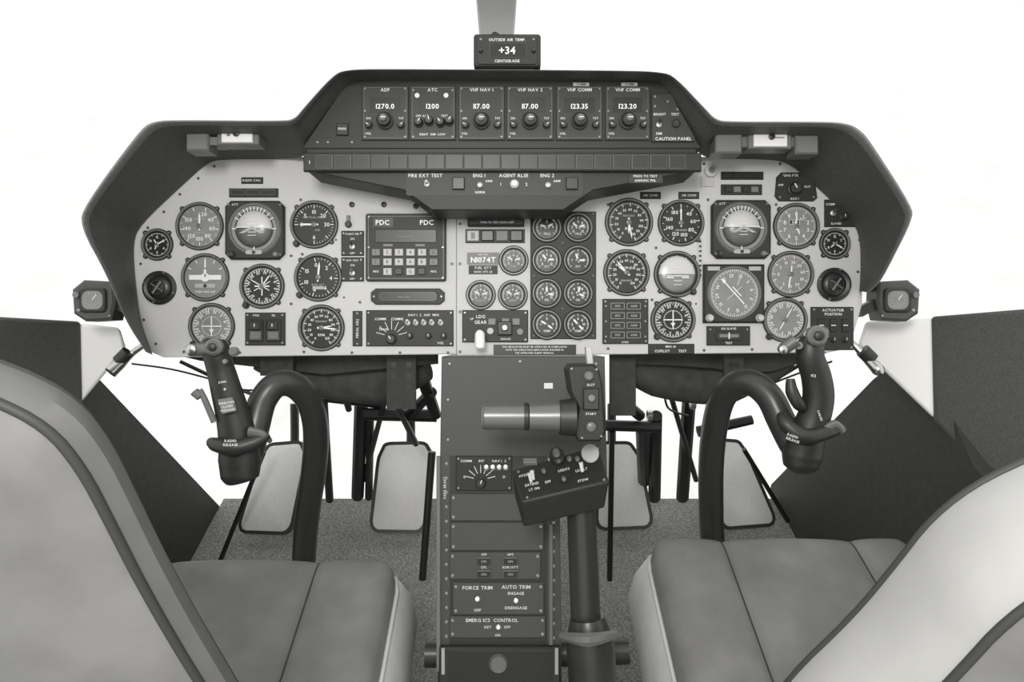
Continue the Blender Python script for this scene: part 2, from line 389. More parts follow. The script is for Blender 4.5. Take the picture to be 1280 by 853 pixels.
for x in (321,343):
    g.box(x-9,400,x+9,427,2.5,5,'black_plastic',1); g.box(x-7,402,x+7,413,5,9,'bezel',1.2); g.box(x-7,414,x+7,425,5,6.5,'bezel_edge',1.2); g.tick(x,407,0,-2,2,1,9.2,'marking')
g.done()
for y0,y1,t in ((289,320,'FLIGHT DIR'),(322,352,'HYD TEST')):
    g=module('guarded_switch_plate',427,y0,455,y1); g.text(t,441,y0+4,2.2,2.8); g.toggle(441,y0+20,2.5); g.text('ON',441,y0+10,2.4,2.8); g.text('OFF',441,y1-3,2.4,2.8); g.done()
g=B('magnetic_compass_slaving_unit'); g.lathe(436,281,[(4,0),(4,5),(3,6)],'black_plastic',14); g.box(434,270,438,278,0,4,'grey_mid',.5); g.done()
g=B('navigation_computer'); g.poly(rr(458,268,558,352,3),0,5,'console_black',1)
g.frame(461,271,555,349,.8,5.1,'grey_mid')
g.rect(467,273,492,284.5,5.12,'dial_face'); g.text('PDC',479,279,6,5.3,'led'); g.text('PDC',534,279,6,5.3,'led')
g.box(470,288,546,304,5,6,'bezel',.5); g.rect(472,290,544,302,6.1,'dial_face'); g.text('-- --- -- ---',508,296,2.5,6.2,'marking_dim')
for i in range(6):
    for j in range(3):
        x=466+i*14.3; y=312+j*12
        if j==2 and i in(0,5): g.text('MSG',x+5,y+4,2.5,5.4); continue
        if j<2 or i%2: g.box(x,y,x+10.5,y+8.8,5,8,'grey_light' if 0<i<5 else 'grey_mid',.8); g.text('123456789ABCDEFGH'[(i+j*6)%17],x+5,y+4.2,4,8.2,'black_plastic')
        else: g.box(x,y,x+9,y+8,5,7,'black_plastic',.6)
for x in (462,554):
    for y in (272,310,348): g.screw(x,y,1.5,5)
for x in(480,520): g.poly(rr(x,306,x+12,309,1),5,6,'grey_mid')
g.done()
g=B('annunciator_readout'); g.poly([(470,361),(550,361),(556,366),(556,376),(550,381),(470,381),(464,376),(464,366)],0,3,'console_black',.8)
g.poly(rr(473,364.5,547,377.5,5),3,4,'bezel',.5); g.poly(rr(476,367,544,375,3),4,4.3,'dial_face'); g.text('----- ---',505,371,3,4.6,'marking_dim'); g.screw(468,371,1.5,3); g.screw(552,371,1.5,3); g.done()
g=module('audio_selector_panel',458,388,567,433,2.5); g.text('COMM1',476,399,3,2.8); g.text('COMM2',497,399,3,2.8); g.text('NAV 1  2  ADF  MKR',530,394,2.8,2.8); g.text('VOL',551,429,2.8,2.8); g.text('TRANS',480,412,2.5,2.8)
g.knob(490,424,6,2.5,8,a=-35)
for i in range(7): g.tick(490,421,-75+25*i,9,20,.7,2.8,'marking')
for x in (510,520,530,540,551): g.toggle(x,404,2.5,7,3)
for x in (513,536,555): g.knob(x,420,3.5,2.5,6)
g.done()
g=module('dimmer_strip',441,389,453,433,2,corner=False)
g.text('PEDAL ADJ',447,411,3,2.3,rot=90); g.screw(447,392,1.4,2); g.screw(447,430,1.4,2); g.done()
g=B('landing_gear_indicator'); g.poly([(588,252),(652,252),(655,262),(655,284),(585,284),(585,262)],0,12,'console_black',1.5); g.text('GEAR INDICATOR',622,266,3.6,12.3); g.text('PUSH TO TEST EACH UNIT',622,280,2.2,12.3)
for x in (600,620,640): g.lathe(x,273,[(4,12),(4,14),(3,15)],'bezel_edge',12)
for x in (592,648): g.screw(x,257,1.8,12)
g.done()
g=B('annunciator_button_row'); g.box(582,287,656,304,0,2,'console_black',.5)
for i in range(4): x=584+i*18; g.box(x,289,x+15,302,2,6,['grey_light','bezel','grey_mid','bezel'][i],1); g.tick(x+7.5,295.5,0,-4,4,5,6.1,'dial_face')
g.done()
g=B('registration_placard'); g.box(584,316,624,331,0,1,'dial_face'); g.text('UNIT NO.',604,318.5,2,1.2); g.text('N1074T',604,325,6.5,1.2,'led'); g.box(586,332,622,343,0,.8,'console_black'); g.text('FUEL QTY',604,335,3,1); g.text('BASIC 1075 LB',604,340,2.4,1); g.done()
g=module('landing_gear_control_panel',578,388,660,428,3); g.text('LDG',601,396,4,3.3); g.text('GEAR',601,403,4,3.3); g.text('UP',590,399,2.5,3.3)
for x in (615,632,645): g.box(x-5,398,x+5,407,3,6,'grey_mid',1)
g.box(622,402,640,419,3,8,'black_plastic',1); g.lathe(631,410,[(4,8),(4,12),(3,13)],'steel',14); g.text('UNSAFE',632,424,2.4,3.3); g.lathe(613,414,[(4,3),(4,6)],'grey_light',14); g.lathe(650,415,[(4,3),(4,6)],'bezel_edge',14); g.done()
g=B('landing_gear_lever'); g.tube([PAN.pt(601,414,2),PAN.pt(601,420,25)],[3*MM,3*MM],'steel',10,sub=1)
g.tube([PAN.pt(601,415,25),PAN.pt(601,418,26),PAN.pt(601,433,26),PAN.pt(601,436,26)],[3*MM,6*MM,6.5*MM,4*MM],'white_paint',16,sub=3); g.done()
g=B('limitations_placard'); g.box(617,431,720,444,0,1,'dial_face'); g.text('THIS HELICOPTER MUST BE OPERATED IN COMPLIANCE',668,433.8,2.1,1.2); g.text('WITH THE OPERATING LIMITATIONS SPECIFIED IN',668,437.6,2.1,1.2); g.text('THE APPROVED FLIGHT MANUAL',668,441.4,2.1,1.2); g.done()
g=module('status_annunciator',753,374,810,430,3)
for j in range(4):
    y=379+j*12
    for i in range(2):
        x=763+i*20; g.box(x,y,x+17,y+8,3,4,'dial_face',.4); g.frame(x,y,x+17,y+8,.5,4.1,'marking_dim')
        g.text('ARM' if i else 'SPD',x+8.5,y+4,2.6,4.2,'marking_dim')
for x in (757,806):
    for y in (383,402,421): g.screw(x,y,1.4,3)
g.text('SYNC',781,428,2.3,3.3); g.done()
for x in (800,848): g=module('placard',x,240,x+26,249,1,corner=False); g.text('AIR COND',x+13,244.5,2.5,1.3); g.done()
g=module('warning_light_strip',901,215,954,225,2,corner=False)
for i in range(4): g.box(903+i*12.5,217,914+i*12.5,223.5,2,3.2,'dial_face',.4)
g.done()
g=module('warning_light_strip',901,231,952,244,2.5,corner=False)
for i in range(4): g.box(905+i*11,234,914+i*11,241,2.5,4,'grey_mid' if i%2 else 'dial_face',.5)
g.done()
g=B('instrument_light_dimmer'); g.poly([(976,216),(1001,216),(1019,233),(1021,248),(1016,252),(973,252),(968,246),(970,222)],0,2.5,'console_black',.8); g.text('ENG FTR',988,220,3,2.8); g.text('OFF',975,232,2.6,2.8); g.text('OUT',1008,234,2.6,2.8); g.text('AUX 1',992,249,2.6,2.8); g.knob(992,237,7.5,2.5,9,a=-30)
for x,y in((974,247),(1016,247),(979,219)): g.screw(x,y,1.5,2.5)
g.done()
g=B('compass_control'); g.poly([(1030,250),(1038,250),(1068,279),(1068,284),(1030,284)],0,2.5,'console_black',.8); g.text('COMP',1037,256,2.8,2.8); g.text('SLAVED',1044,280,2.4,2.8); g.toggle(1040,267,2.5,7,3); g.knob(1053,272,4,2.5,6); g.done()
g=module('compass_slaving_panel',883,408,937,432,3,corner=False); g.poly(rr(893,414,927,426,4),3,4.5,'bezel',.5); g.tick(910,420,90,-12,12,4,4.7,'grey_mid'); g.tick(910,420,0,-4,4,1.5,4.9,'marking'); g.screw(887,412,1.4,3); g.screw(933,412,1.4,3); g.text('DG SLAVE',910,411,2.6,3.3); g.text('TEST',910,429,2.6,3.3); g.done()
g=module('placard',810,430,868,443,1,corner=False); g.text('MKR HI',838,433.5,2.6,1.2); g.text('COPILOT       TEST',838,439,3,1.2); g.done()
g=module('actuator_position_panel',1013,384,1066,438,3); g.text('ACTUATOR',1040,388,3.2,3.3); g.text('POSITION',1040,393,3.2,3.3)
for x in (1025,1040,1055): g.box(x-4,399,x+4,415,3,4.5,'dial_face',.5); g.tick(x,407,90,-3,3,1,4.7,'marking'); g.knob(x,425,3.2,3,5)
g.done()
g=B('control_quick_reference_strip'); g.box(872,298,878,345,0,1,'grey_light')
for y in range(301,344,6): g.rect(873.5,y,876.5,y+2.5,1.1,'console_black')
g.done()
g=B('dome_light_dimmer'); g.lathe(888,214,[(8,0),(8,4),(6,5)],'grey_light',18); g.lathe(888,214,[(4,5),(4,9)],'steel',12); g.box(876,222,892,234,0,2,'grey_light',.5); g.done()
# ---------------- glareshield ----------------
def chaikin(L,it=2):
    for _ in range(it):
        o=[L[0]]
        for i in range(len(L)-1):
            a,c=L[i],L[i+1]
            o.append(tuple(a[k]*.75+c[k]*.25 for k in range(len(a)))); o.append(tuple(a[k]*.25+c[k]*.75 for k in range(len(a))))
        o.append(L[-1]); L=o
    return L
S_=1.118
H=[(182,440,191,444,S_),(156,400,176,404,S_),(134,345,169,352,S_),(99,282,166,303,S_),(106,256,175,281,S_),(172,166,226,233,S_),(190,151,260,202,S_),(230,150,285,199,S_),(352,151,370,199,S_),(368,149,386,192,1.06),(380,134,396,168,1.045),(416,94,438,108,1.04),(432,87,450,104,1.04),(480,86,485,104,1.04),(780,88,775,104,1.04),(828,90,812,104,1.04),(844,96,825,108,1.04),(880,134,860,168,1.045),(895,150,872,192,1.06),(912,152,890,199,S_),(1010,152,950,199,S_),(1058,153,983,202,S_),(1078,164,1008,222,S_),(1094,186,1046,257,S_),(1140,258,1069,281,S_),(1141,274,1075,300,S_),(1118,320,1076,330,S_),(1100,354,1075,353,S_),(1086,366,1074,364,S_)]
H=chaikin(H,2)
g=B('glareshield'); rows=[]
for ox,oy,ix,iy,d in H:
    row=[at(ix,iy,d+.004)]
    for t in (.3,.6,.86):
        row.append(at(ix+(ox-ix)*t,iy+(oy-iy)*t,d+(0.992-d)*t/.86))
    row.append(at(ix+(ox-ix)*.93,iy+(oy-iy)*.93,.980)); row.append(at(ix+(ox-ix)*.97,iy+(oy-iy)*.97,.978)); row.append(at(ox,oy,.984))
    for dd,t in ((1.0,.97),(1.15,.62),(1.35,.35)):
        row.append(at(ix+(ox-ix)*t,iy+(oy-iy)*t,dd))
    rows.append(row)
n=len(rows[0]); vs=[v for r in rows for v in r]
fa=[];fb=[]
for i in range(len(rows)-1):
    for k in range(n-1):
        (fb if 3<=k<=6 else fa).append([i*n+k,i*n+k+1,(i+1)*n+k+1,(i+1)*n+k])
g.raw(vs,fa,'hood_vinyl'); k_=g.mid('hood_lip')
for f in fb: g.f.append(f); g.mi.append(k_)
g.done(angle=60)
# ---------------- avionics console ----------------
g=B('avionics_console',CON); g.poly([(377,186),(436,99),(827,99),(877,186)],-70,0,'console_black',1)
g.box(421,155,436,170,0,3,'bezel',1); g.text('PRESS',428.5,162,2.6,3.3)
for x in (397,410,440): g.screw(x,178,1.5)
g.poly([(384,186),(870,186),(870,214),(742,238),(704,263),(540,263),(505,238),(384,214)],-60,2,'console_black',1)
g.poly(rr(508,213,728,245,3),2,2.2,'pedestal_panel')
g.text('FIRE EXT TEST',532,220,4.2,2.4); g.toggle(534,231,2,8,2); g.text('ENG 1',599,220,4.2,2.4); g.text('ARM',611,227,2.8,2.4); g.text('AGENT RLSE',642,220,4.2,2.4); g.text('ENG 2',684,220,4.2,2.4); g.text('ARM',696,227,2.8,2.4); g.text('NORM',600,241,2.8,2.4)
g.text('1',626,231,3.6,2.4); g.text('2',658,231,3.6,2.4); g.toggle(600,232,2,8,-2); g.toggle(685,232,2,8,-2); g.lathe(643,231,[(5.5,2),(5.5,5),(3,8)],'silver_plate',14)
for x in (566,707): g.box(x,223,x+15,238,2,6,'bezel',1)
g.box(785,218,828,230,2,3,'pedestal_panel',.5); g.text('PRESS TO TEST',806,221,2.8,3.3); g.text('ANNUNC PNL',806,226.5,2.8,3.3)
g.done()
AP=par(1.018); g=B('caution_annunciator_strip',AP); g.box(379,191,877,214,-6,0,'console_black',1.2)
for i in range(20): x=395+i*23.2; g.box(x,194,x+21,211.5,0,2,'grey_mid',.8,top='bezel')
g.text('1',387,203,4,.4); g.done()
def radio(name,x0,x1,title,disp,top=None):
    g=B(name,CON); g.box(x0,108,x1,176,0,3,'pedestal_panel',.8); cx=(x0+x1)/2
    g.frame(x0+2.5,110.5,x1-2.5,173.5,.4,3.1,'bezel_edge')
    g.text(title,cx,113.5,4,3.3); g.rect(x0+10,123,x1-10,142,3.15,'dial_face'); g.text(disp,cx,134,6,3.4,'led')
    g.lathe(cx,153,[(10.5,3),(10.5,7),(8.5,8),(8,14),(6.5,15)],'black_plastic',24); g.lathe(cx,153,[(5,15),(4.5,20),(3,21)],'bezel_edge',16); g.tick(cx,153,90,-2,4,1,21.2,'marking')
    g.knob(x0+9,158,4.2,3,6,a=-60); g.knob(x1-9,158,4.2,3,6,a=50)
    g.text('ON',x0+8,149,2.6,3.3); g.text('TST',x1-9,149,2.6,3.3); g.text('VOL',x0+8,168,2.6,3.3)
    for x in (x0+4,x1-4):
        for y in (112,140,172): g.screw(x,y,1.4,3)
    if top: g.box(cx-8,105,cx+12,109,3,4,'marking_dim'); g.text('COMM',cx+2,107,2.6,4.2,'dial_face')
    g.done()
radio('adf_receiver',453,511,'ADF','1270.0')
g=B('transponder',CON); g.box(513,108,570,176,0,3,'pedestal_panel',.8); g.frame(515.5,110.5,567.5,173.5,.4,3.1,'bezel_edge'); g.text('ATC',541,113.5,4,3.3); g.rect(524,124,559,142,3.15,'dial_face'); g.text('1200',541,134,6,3.4,'led')
for x,y in ((522,121),(558,121)): g.lathe(x,y,[(3,3),(3,5)],'marking',12)
for x,y in ((524,155),(537,153),(551,155),(562,153)): g.knob(x,y,5.2,3,9,a=random.uniform(-60,60))
g.text('OFF ALT',528,146,2.6,3.3); g.text('TEST',556,146,2.6,3.3); g.text('IDENT  DIM  LOW',541,169,2.6,3.3)
for x in (517,566):
    for y in (114,172): g.screw(x,y,1.4,3)
g.done()
radio('nav_radio',573,631,'VHF NAV 1','117.00'); radio('nav_radio',633,692,'VHF NAV 2','117.00')
radio('comm_radio',695,753,'VHF COMM','123.35',1); radio('comm_radio',756,812,'VHF COMM','123.20',1)
g=B('caution_test_panel',CON); g.poly([(814,118),(838,118),(868,172),(868,178),(814,178)],0,3,'pedestal_panel',.8); g.text('BRIGHT',824,144,3,3.3); g.text('TEST',843,144,3,3.3); g.text('DIM',823,168,3,3.3); g.text('CAUTION PANEL',841,174.5,3.8,3.3); g.toggle(823,157,3); g.lathe(844,156,[(5,3),(5,6),(3.5,7)],'black_plastic',14)
for x,y in((818,122),(818,134),(846,138),(834,128)): g.screw(x,y,1.6,3)
g.done()
OP=par(1.06); g=B('outside_air_temperature_gauge',OP); g.poly(rr(592,42,676,84,4),-35,0,'console_black',2); g.poly(rr(597,45,671,81,3),0,1.5,'bezel',.6); g.poly(rr(612,55,658,73,2),1.5,2.5,'bezel_edge',.5,top='dial_face')
g.text('OUTSIDE AIR TEMP.',634,50.5,3.4,1.9); g.text('CENTIGRADE',634,77,3.4,1.9); g.text('+34',634,64,9,2.8,'led')
for x in (601,667): g.screw(x,50,1.5,1.5); g.lathe(x,64,[(3,1.5),(3,4),(2,5)],'black_plastic',10)
g.box(600,84,668,90,-30,-6,'black_plastic'); g.tube([OP.pt(614,44,-20),OP.pt(618,34,-22),OP.pt(627,40,-25)],4*MM,'black_plastic',8); g.done()
LP=par(1.03)
for nm,fl in (('map_light',1),('map_light',-1)):
    g=B(nm,LP)
    if fl==1:
        g.box(235,166,263,190,-20,6,'bezel_edge',2); g.box(262,172,275,182,-20,2,'bezel_edge'); g.box(273,158,325,182,-18,4,'bezel_edge',1.2); g.box(279,160,318,180,4,6,'silver_plate',.8); g.lathe(298,169,[(4,6),(4,8),(3,8.5)],'dial_face',12)
        g.lathe(288,170,[(2.5,6),(2,7)],'grey_mid',10)
    else:
        g.box(893,168,926,193,-20,6,'bezel_edge',2); g.box(992,170,1021,194,-20,6,'bezel_edge',2); g.box(924,170,994,184,-20,0,'bezel_edge',1); g.box(934,160,988,187,-18,4,'bezel_edge',1.2); g.box(940,162,982,185,4,6,'silver_plate',.8); g.lathe(962,173,[(4,6),(4,8),(3,8.5)],'dial_face',12)
        g.tick(970,174,90,-4,8,1.5,6.3,'grey_mid')
    g.done()
# ---------------- pedestal ----------------
g=B('centre_pedestal',PED)
g.poly([(552,446),(756,446),(759,600),(700,640),(702,838),(705,1080),(545,1080),(548,700)],-150,0,'pedestal_paint',1)
g.rect(562,570,684,1080,.2,'pedestal_panel')
for x,y in [(562,455),(650,452),(745,455),(560,550),(750,550),(560,500)]: g.screw(x,y,1.8)
g.text('PARK BRAKE',556,610,3,.4,rot=90)
g.poly([(550,806),(700,806),(702,1080),(545,1080)],0,10,'bezel',2); g.poly([(562,812),(690,812),(694,1000),(556,1000)],10,10.5,'console_black'); g.lathe(623,825,[(12,10),(11,13),(9,11)],'bezel_edge',20)
for y in range(580,800,18): g.screw(558,y,2,0); g.screw(692,y+2,2,0)
g.box(546,570,551,838,0,6,'grey_mid',1)
g.box(686,655,691,805,0,6,'bezel_edge',1)
g.box(553,806,557,838,10,12,'marking_dim'); g.box(693,806,697,838,10,12,'marking_dim')
g.box(680,479,691,486,0,1,'marking')
g.done()
g=module('intercom_panel',570,570,640,613,3,plane=PED); g.text('COMM1',583,576,3,3.3);g.text('INT',602,576,3,3.3);g.text('NAV 1  2',624,576,3,3.3); g.knob(601,603,6,3,8,a=20)
for i in range(7): g.tick(601,600,-75+25*i,9,19,.8,3.3,'marking')
for x in (608,616,624,632): g.toggle(x,584,3,6,2)
for x in (581,630): g.screw(x,596,2,3)
g.done()
def ppanel(name,x0,y0,x1,y1):
    g=B(name,PED); g.box(x0,y0,x1,y1,0,3,'pedestal_paint',1)
    for x in (x0+4,x1-4):
        for y in (y0+5,y1-5): g.screw(x,y,2,3)
    return g
g=ppanel('blanking_plate',563,617,680,651); g.done(); g=ppanel('blanking_plate',563,653,680,688); g.done()
g=ppanel('autopilot_button_panel',562,690,676,724)
for x,y,t in((605,700,'AP1'),(638,700,'AP2'),(605,716,'CPL'),(638,716,'RDR/ATT')): g.box(x-9,y-4.5,x+9,y+4.5,3,7,'bezel_edge',1,top='dial_face'); g.text(t,x,y-7.5,3,3.3); g.text('ON',x,y,3,7.3,'marking_dim')
g.done()
g=ppanel('force_trim_panel',566,728,680,768); g.text('FORCE TRIM',597,734,4.4,3.3); g.text('AUTO TRIM',645,733,4.4,3.3); g.text('OFF',597,762,3.5,3.3); g.text('ENGAGE',645,741,3.5,3.3); g.text('DISENGAGE',645,759,3.5,3.3); g.toggle(597,748,3,9,3); g.toggle(645,750,3,9,3); g.done()
g=ppanel('emergency_intercom_panel',562,770,682,797); g.text('EMERG ICS  CONTROL',615,774.5,4.2,3.3); g.text('KEY',610,783,3.2,3.3); g.text('OFF',634,783,3.2,3.3); g.text('ON',622,793,3,3.3); g.toggle(623,783,3,9,3); g.done()

# ---------------- collective stick ----------------
e=empty('collective_stick')
g=B('stick_tube',parent=e); g.ptube([(738,1150,1.08,20),(736,950,1.03,19.5),(733,800,1.0,19),(727,650,.985,18),(724,600,.98,17)],'stick_paint',20)
g.ptube([(742,900,1.01,30),(740,838,1.0,30),(738,810,.995,30),(736,790,.99,27),(734,772,.99,21)],'stick_paint',20,sub=3)
g.ptube([(702,795,.985,5),(735,800,.955,9),(770,793,.985,5)],'bezel_edge',8)
g.done()
g=B('switch_box',parent=e)
t=[at(640,588,.985),at(748,556,.985),at(762,602,.93),at(652,628,.93)]
off=-UP*.040+FW*.018
g.hexa(t+[v+off+(sum(t,Vector())/4-v)*.06 for v in t],'console_black'); g.done(bevel=.003)
bp=p3(t[0],t[1],t[3]); g=B('switch_box_controls',bp,parent=e); R=13
g.text('HYDR',655,595,3,.6,rot=R); g.text('TEST',690,575,3,.6,rot=R); g.text('LIGHTS',705,588,3,.6,rot=R); g.text('LT ON',668,612,3,.6,rot=R); g.text('OFF',685,603,3,.6,rot=R); g.text('LDG LT',727,588,3,.6,rot=R); g.text('STOW',729,601,3,.6,rot=R); g.text('EXTEND',665,606,3,.6,rot=R)
g.lathe(697,572,[(10,0),(10,3),(8,6),(6,6)],'black_plastic',20); g.lathe(697,572,[(5,6),(4,9)],'bezel_edge',14)
g.lathe(738,568,[(11,0),(11,2),(9,3)],'grey_light',20)
for x,y in((664,603),(667,600),(728,590)): g.tube([bp.pt(x,y,0),bp.pt(x,y-4,9)],[1.6*MM,2.4*MM],'silver_plate',8,sub=1)
for x,y in((680,590),(705,600),(712,575),(722,575)): g.lathe(x,y,[(3,0),(3,2),(2,3)],'bezel_edge',12)
for x,y in((648,590),(747,561),(755,600),(659,622)): g.screw(x,y,1.6,0)
g.box(655,576,672,582,0,4,'grey_mid',.5)
g.done()
g=B('throttle_grip',parent=e)
D=.93
def cyl(x0,x1,y,r0,r1,m,d=D):
    g.tube([at(x0,y,d),at(x0+.8,y,d),at(x1-.8,y,d),at(x1,y,d)],[(r0-1.5)*d/FPX,r0*d/FPX,r1*d/FPX,(r1-1.5)*d/FPX],m,28,sub=1)
cyl(602,606,521,15,16,'bezel_edge'); cyl(605,656,521,16.5,16.5,'grip_metal'); cyl(655,661,521,17.5,17.5,'bezel'); cyl(661,700,521,17,19,'grip_metal'); cyl(699,720,522,22,24,'black_plastic')
g.done()
g=B('switch_head',par(.925),parent=e)
g.poly([(708,462),(713,456),(742,455),(749,463),(753,480),(757,540),(750,552),(722,552),(716,540),(722,510),(712,490)],-40,4,'console_black',3)
g.box(728,485,748,512,4,8,'bezel',1.5,top='black_plastic'); g.lathe(735,470,[(6,4),(6,8),(4,10)],'bezel_edge',16); g.text('START',738,517,2.8,4.3); g.lathe(738,497,[(4.5,8),(4.5,12),(3.5,13)],'grey_mid',14); g.text('SLCT',738,481,2.8,4.3)
g.lathe(738,533,[(6,4),(6,7),(4,8)],'bezel_edge',16)
for x,y in ((714,461),(745,462),(727,547),(751,545)): g.screw(x,y,1.6,4)
g.poly([(733,434),(741,434),(743,456),(735,456)],-20,-8,'grey_light',1)
g.done()

# ---------------- cyclic sticks ----------------
e=empty('cyclic_stick')
g=B('stick_tube',parent=e)
g.ptube([(376,850,1.44,14),(380,700,1.29,14.5),(385,640,1.22,15),(392,590,1.15,15.5),(395,540,1.08,16),(387,503,1.04,16),(368,482,1.01,16.5),(346,481,.99,16.5),(329,500,.98,17),(320,530,.97,17.5),(313,560,.965,18),(306,580,.96,18)],'stick_paint',22)
g.done()
g=B('grip',parent=e)
g.ptube([(301,604,.955,12),(300,597,.955,23),(300,575,.955,26),(298,552,.95,24),(292,522,.945,21),(284,492,.94,19),(276,462,.935,17),(271,444,.93,17),(268,434,.93,18),(267,426,.93,14),(267,423,.93,6)],'black_plastic',22,sub=4,flat=.9)
g.ptube([(263,552,.94,5),(270,556,.93,9),(292,560,.925,11),(318,553,.93,9),(336,543,.935,5)],'black_plastic',12)
g.ptube([(312,540,.93,7),(328,543,.93,5),(338,552,.94,3)],'grip_metal',10)
g.ptube([(250,487,.93,3),(256,500,.93,4),(268,528,.93,4)],'bezel_edge',10)
g.ptube([(243,490,.93,6),(250,497,.93,5)],'bezel_edge',10)
g.ptube([(266,436,.915,9),(240,438,.92,8),(234,439,.92,5)],'grip_metal',12,sub=3)
g.done()
cp=par(.91)
g=B('grip_buttons',cp,parent=e)
g.lathe(268,434,[(11,-3),(11,2),(8,4)],'grip_metal',16); g.lathe(268,434,[(5,4),(5,8),(3,9)],'black_plastic',12); g.lathe(240,437,[(6,0),(6,3),(4,4)],'steel',12); g.lathe(290,440,[(6,-8),(6,-2),(4,0)],'bezel_edge',12)
g.lathe(281,452,[(3,-3),(3,1)],'grey_mid',10)
g.poly([(271,500),(289,497),(294,514),(277,518)],-5,-2,'grey_mid'); g.text('WINDOWS',282,504,2.6,-1.8,rot=8); g.text('CLOSED',283,508.5,2.6,-1.8,rot=8); g.text('PRESSURED',284,513,2.4,-1.8,rot=8)
g.text('SYNC',277,478,2.6,-2,rot=10); g.text('+',280,487,5,-2); g.text('RADIO',289,551,3.2,2); g.text('RELEASE',289,556,3.2,2)
g.done()
e=empty('cyclic_stick')
g=B('stick_tube',parent=e)
g.ptube([(905,830,1.51,13.5),(892,690,1.36,14.5),(889,640,1.28,15),(889,580,1.17,15.5),(894,530,1.09,16),(904,497,1.05,16),(922,480,1.02,16.5),(942,480,1.0,16.5),(962,497,.985,17),(976,525,.975,17.5),(990,552,.965,18),(1000,566,.96,19)],'stick_paint',22); g.done()
g=B('grip',parent=e)
g.ptube([(1000,592,.955,8),(1001,584,.955,21),(1003,568,.955,25),(1008,548,.95,23),(1018,520,.945,20),(1023,495,.94,19),(1020,470,.935,18),(1013,448,.93,17),(1013,434,.93,17),(1017,426,.93,14),(1018,422,.93,7)],'black_plastic',22,sub=4,flat=.9)
g.ptube([(976,518,.94,5),(982,530,.93,9),(1005,546,.925,11),(1032,541,.93,9),(1050,536,.935,6),(1056,534,.935,3)],'black_plastic',12)
g.ptube([(1028,540,.93,6),(1043,531,.93,6),(1054,540,.93,4)],'grip_metal',10)
g.ptube([(988,474,.93,5),(990,490,.93,8),(998,505,.93,8),(1006,512,.94,5)],'black_plastic',12)
g.ptube([(995,425,.915,9),(980,436,.92,8),(976,440,.92,5)],'grip_metal',12,sub=3)
g.ptube([(1021,420,.92,14),(1022,412,.92,13),(1022,408,.92,7)],'grip_metal',14,sub=3)
g.done()
g=B('grip_buttons',cp,parent=e); g.lathe(1021,420,[(13,-4),(13,2),(10,4)],'grip_metal',16); g.lathe(1021,420,[(6,4),(6,8),(4,9)],'black_plastic',12); g.lathe(978,437,[(5,0),(5,3),(3,4)],'steel',12); g.lathe(1000,432,[(5,-6),(5,-2)],'grey_mid',12)
g.text('ICS',1018,470,3,-2,rot=-8); g.text('RADIO',990,545,3,2,rot=-20); g.text('RELEASE',990,550,3,2,rot=-20); g.text('CARGO',1026,520,2.6,-2,rot=-70)
g.done()

# ---------------- floor, walls ----------------
def wbox(g,x0,x1,y0,y1,z0,z1,m):
    g.hexa([Vector(p) for p in ((x0,y0,z1),(x1,y0,z1),(x1,y1,z1),(x0,y1,z1),(x0,y0,z0),(x1,y0,z0),(x1,y1,z0),(x0,y1,z0))],m)
g=B('floor'); wbox(g,-.785,.72,-.5,1.53,-.05,0,'carpet'); g.done()
def xplane(x): return Plane(Vector((x,0,0)),Vector((1,0,0)))
def sidewall(name,x,yz,th,m):
    g=B(name); n=len(yz); vs=[Vector((x,y,z)) for y,z in yz]+[Vector((x+th,y,z)) for y,z in yz]
    fs=[list(range(n)),[n+i for i in range(n)][::-1]]+[[i,(i+1)%n,n+(i+1)%n,n+i] for i in range(n)]
    g.raw(vs,fs,m); return g.done()
def yz(x,px,py):
    p=xplane(x).pt(px,py,0); return (p.y,p.z)
wl=[yz(-.785,275,624),yz(-.785,120,470),yz(-.785,80,430)]
sidewall('wall_left',-.785,[(wl[0][0],-.02),wl[1],wl[2],(.9,.62),(-.3,.62),(-.3,-.02)],-.03,'wall_dark')
wr=[yz(.72,964,606),yz(.72,1092,474),yz(.72,1150,430)]
sidewall('wall_right',.72,[(wr[0][0],-.02),(wr[0][0],max(0,wr[0][1])),wr[1],wr[2],(.9,.60),(-.3,.60),(-.3,-.02)],.03,'wall_dark')
g=B('door_frame')
g.hexa([at(100,404,1.25),at(150,410,1.25),at(158,436,1.27),at(102,503,1.25),at(90,404,1.45),at(140,410,1.45),at(148,436,1.45),at(95,500,1.45)],'white_paint')
g.hexa([at(-20,395,1.1),at(101,402,1.25),at(103,506,1.25),at(-20,620,1.1),at(-30,400,1.3),at(90,404,1.45),at(92,500,1.45),at(-30,610,1.3)],'hood_vinyl'); g.done(bevel=.006)
g=B('door_frame')
g.hexa([at(1082,402,1.27),at(1165,398,1.22),at(1168,524,1.2),at(1072,432,1.27),at(1085,402,1.45),at(1170,398,1.45),at(1165,520,1.4),at(1078,432,1.45)],'white_paint')
g.hexa([at(1164,396,1.22),at(1300,385,1.1),at(1310,680,1.05),at(1167,526,1.2),at(1165,398,1.4),at(1310,385,1.3),at(1310,680,1.3),at(1168,522,1.4)],'hood_vinyl'); g.done(bevel=.006)
